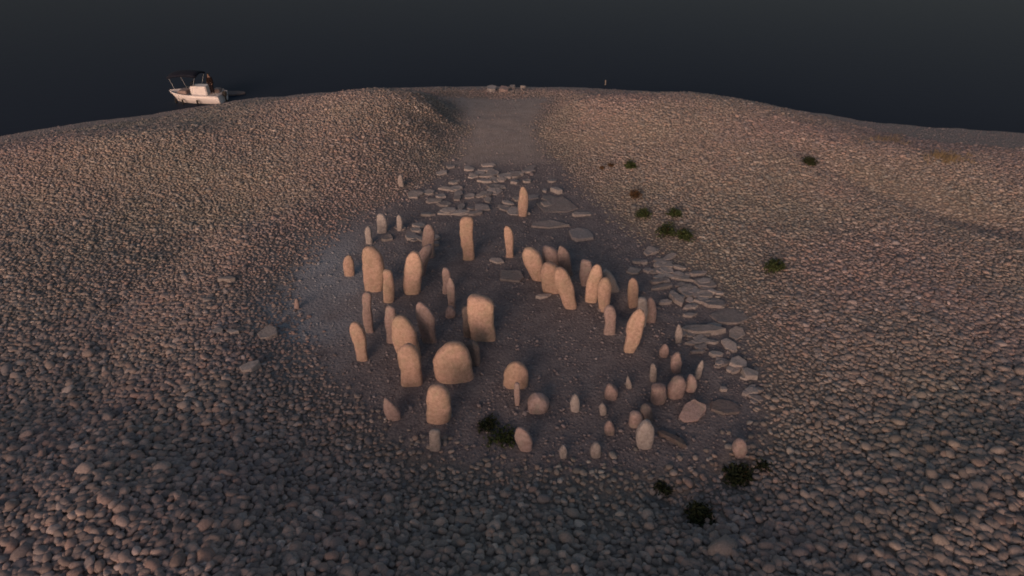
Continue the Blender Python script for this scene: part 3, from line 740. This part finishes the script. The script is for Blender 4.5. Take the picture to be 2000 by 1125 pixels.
bm = bmesh.new(); box(bm, (-L / 2 - .2, 0, .72), (.36, .30, .46), .08); mo = bm_obj('outboard_motor', bm, M_RUB, boat)
bm = bmesh.new(); box(bm, (-L / 2 - .2, 0, .1), (.14, .12, .9), .03); bm_obj('motor_leg', bm, M_RUB, mo)
for sy in (.7, -.7):
    bm = bmesh.new(); tube(bm, [(-1.9, sy, .6), (-1.9, sy, .92), (-2.2, sy, .92), (-2.24, sy, .6)], .018); bm_obj('grab_rail', bm, M_STEEL, boat, True)

# ------------------------------------------------------------------ person on the boat
def skin_body(name, joints, edges, radii, m, parent=None):
    me = bpy.data.meshes.new(name); me.from_pydata(joints, edges, []); me.materials.append(m)
    o = bpy.data.objects.new(name, me); col.objects.link(o)
    o.modifiers.new('skin', 'SKIN')
    if not me.skin_vertices: 
        bpy.context.view_layer.objects.active = o
    for v, r_ in zip(me.skin_vertices[0].data, radii): v.radius = (r_ if isinstance(r_, tuple) else (r_, r_))
    me.skin_vertices[0].data[0].use_root = True
    s_ = o.modifiers.new('smooth', 'SUBSURF'); s_.levels = 2; s_.render_levels = 2
    o.modifiers['skin'].use_smooth_shade = True
    if parent: o.parent = parent
    return o
J = [(0, 0, .95), (0, 0, 1.12), (0, .01, 1.30), (0, 0, 1.45), (0, -.01, 1.53), (0, -.02, 1.60), (0, -.015, 1.68), (0, 0, 1.73),
     (.10, 0, .90), (.11, -.02, .50), (.12, .02, .09), (.13, -.11, .04), (-.10, 0, .90), (-.11, -.03, .50), (-.12, .02, .09), (-.14, -.11, .04),
     (.18, 0, 1.41), (.25, .01, 1.14), (.24, -.10, .92), (.23, -.14, .84), (-.18, 0, 1.41), (-.26, .02, 1.15), (-.20, -.14, 1.02), (-.12, -.2, 1.0)]
E = [(0, 1), (1, 2), (2, 3), (3, 4), (4, 5), (5, 6), (6, 7), (0, 8), (8, 9), (9, 10), (10, 11), (0, 12), (12, 13), (13, 14), (14, 15), (3, 16), (16, 17), (17, 18), (18, 19), (3, 20), (20, 21), (21, 22), (22, 23)]
RD = [(.15, .11), (.14, .10), (.16, .11), (.10, .09), .05, (.075, .085), (.08, .095), (.05, .06), .09, .06, .042, .04, .09, .06, .042, .04, .065, .045, .034, .03, .065, .045, .034, .03]
st = Matrix.Translation(boat.location) @ Matrix.Rotation(R(176), 4, 'Z') @ Vector((-1.62, .22, .72))
person = skin_body('person', J, E, RD, M_SKIN)
person.location = st; person.rotation_euler = (0, 0, R(-20))
tag(person, 'person in dark jacket and trousers standing at the right end of the boat', 'person')
jk = [0, 1, 2, 3, 16, 17, 18, 20, 21, 22]; ix = {a: i for i, a in enumerate(jk)}
skin_body('jacket', [J[a] for a in jk], [(ix[a], ix[b]) for a, b in E if a in ix and b in ix], [(RD[a][0] + .05, RD[a][1] + .05) if isinstance(RD[a], tuple) else RD[a] + .04 for a in jk], M_JACK, person)
tr = [0, 8, 9, 10, 12, 13, 14]; ix = {a: i for i, a in enumerate(tr)}
skin_body('trousers', [J[a] for a in tr], [(ix[a], ix[b]) for a, b in E if a in ix and b in ix], [(RD[a][0] + .035, RD[a][1] + .035) if isinstance(RD[a], tuple) else RD[a] + .04 for a in tr], M_TROU, person)
bm = bmesh.new(); bmesh.ops.create_uvsphere(bm, u_segments=16, v_segments=10, radius=.105); bmesh.ops.scale(bm, vec=(.95, 1.05, .9), verts=bm.verts)
bmesh.ops.delete(bm, geom=[v for v in bm.verts if v.co.z < -.02 and v.co.y < .02 or v.co.z < -.06], context='VERTS'); bmesh.ops.translate(bm, vec=(0, .0, 1.70), verts=bm.verts)
hr = bm_obj('hair', bm, M_HAIR, person, True)
bm = bmesh.new(); bmesh.ops.create_cone(bm, segments=8, radius1=.018, radius2=.008, depth=.05, cap_ends=True); bmesh.ops.rotate(bm, cent=(0, 0, 0), matrix=Matrix.Rotation(R(70), 3, 'X'), verts=bm.verts)
bmesh.ops.translate(bm, vec=(0, -.125, 1.645), verts=bm.verts); bm_obj('nose', bm, M_SKIN, person, True)

# ------------------------------------------------------------------ water's edge
o = slab('dark flat rock awash at the water edge right of the boat', (456, 184), 40, 7, 8, M_SD, .15, name='shore_rock', n=9, group=None); o['category'] = 'rock'
p = onz(1182, 166, WATER); bm = bmesh.new(); tube(bm, [(0, 0, -.4), (.01, 0, .1), (0, .01, .42), (.005, .01, .46)], .055, 9)
o = bm_obj('mooring_stake', bm, M_WOOD, None, True); o.location = (p[0], p[1], WATER); tag(o, 'short pale stake standing in the water off the far shore', 'stake')
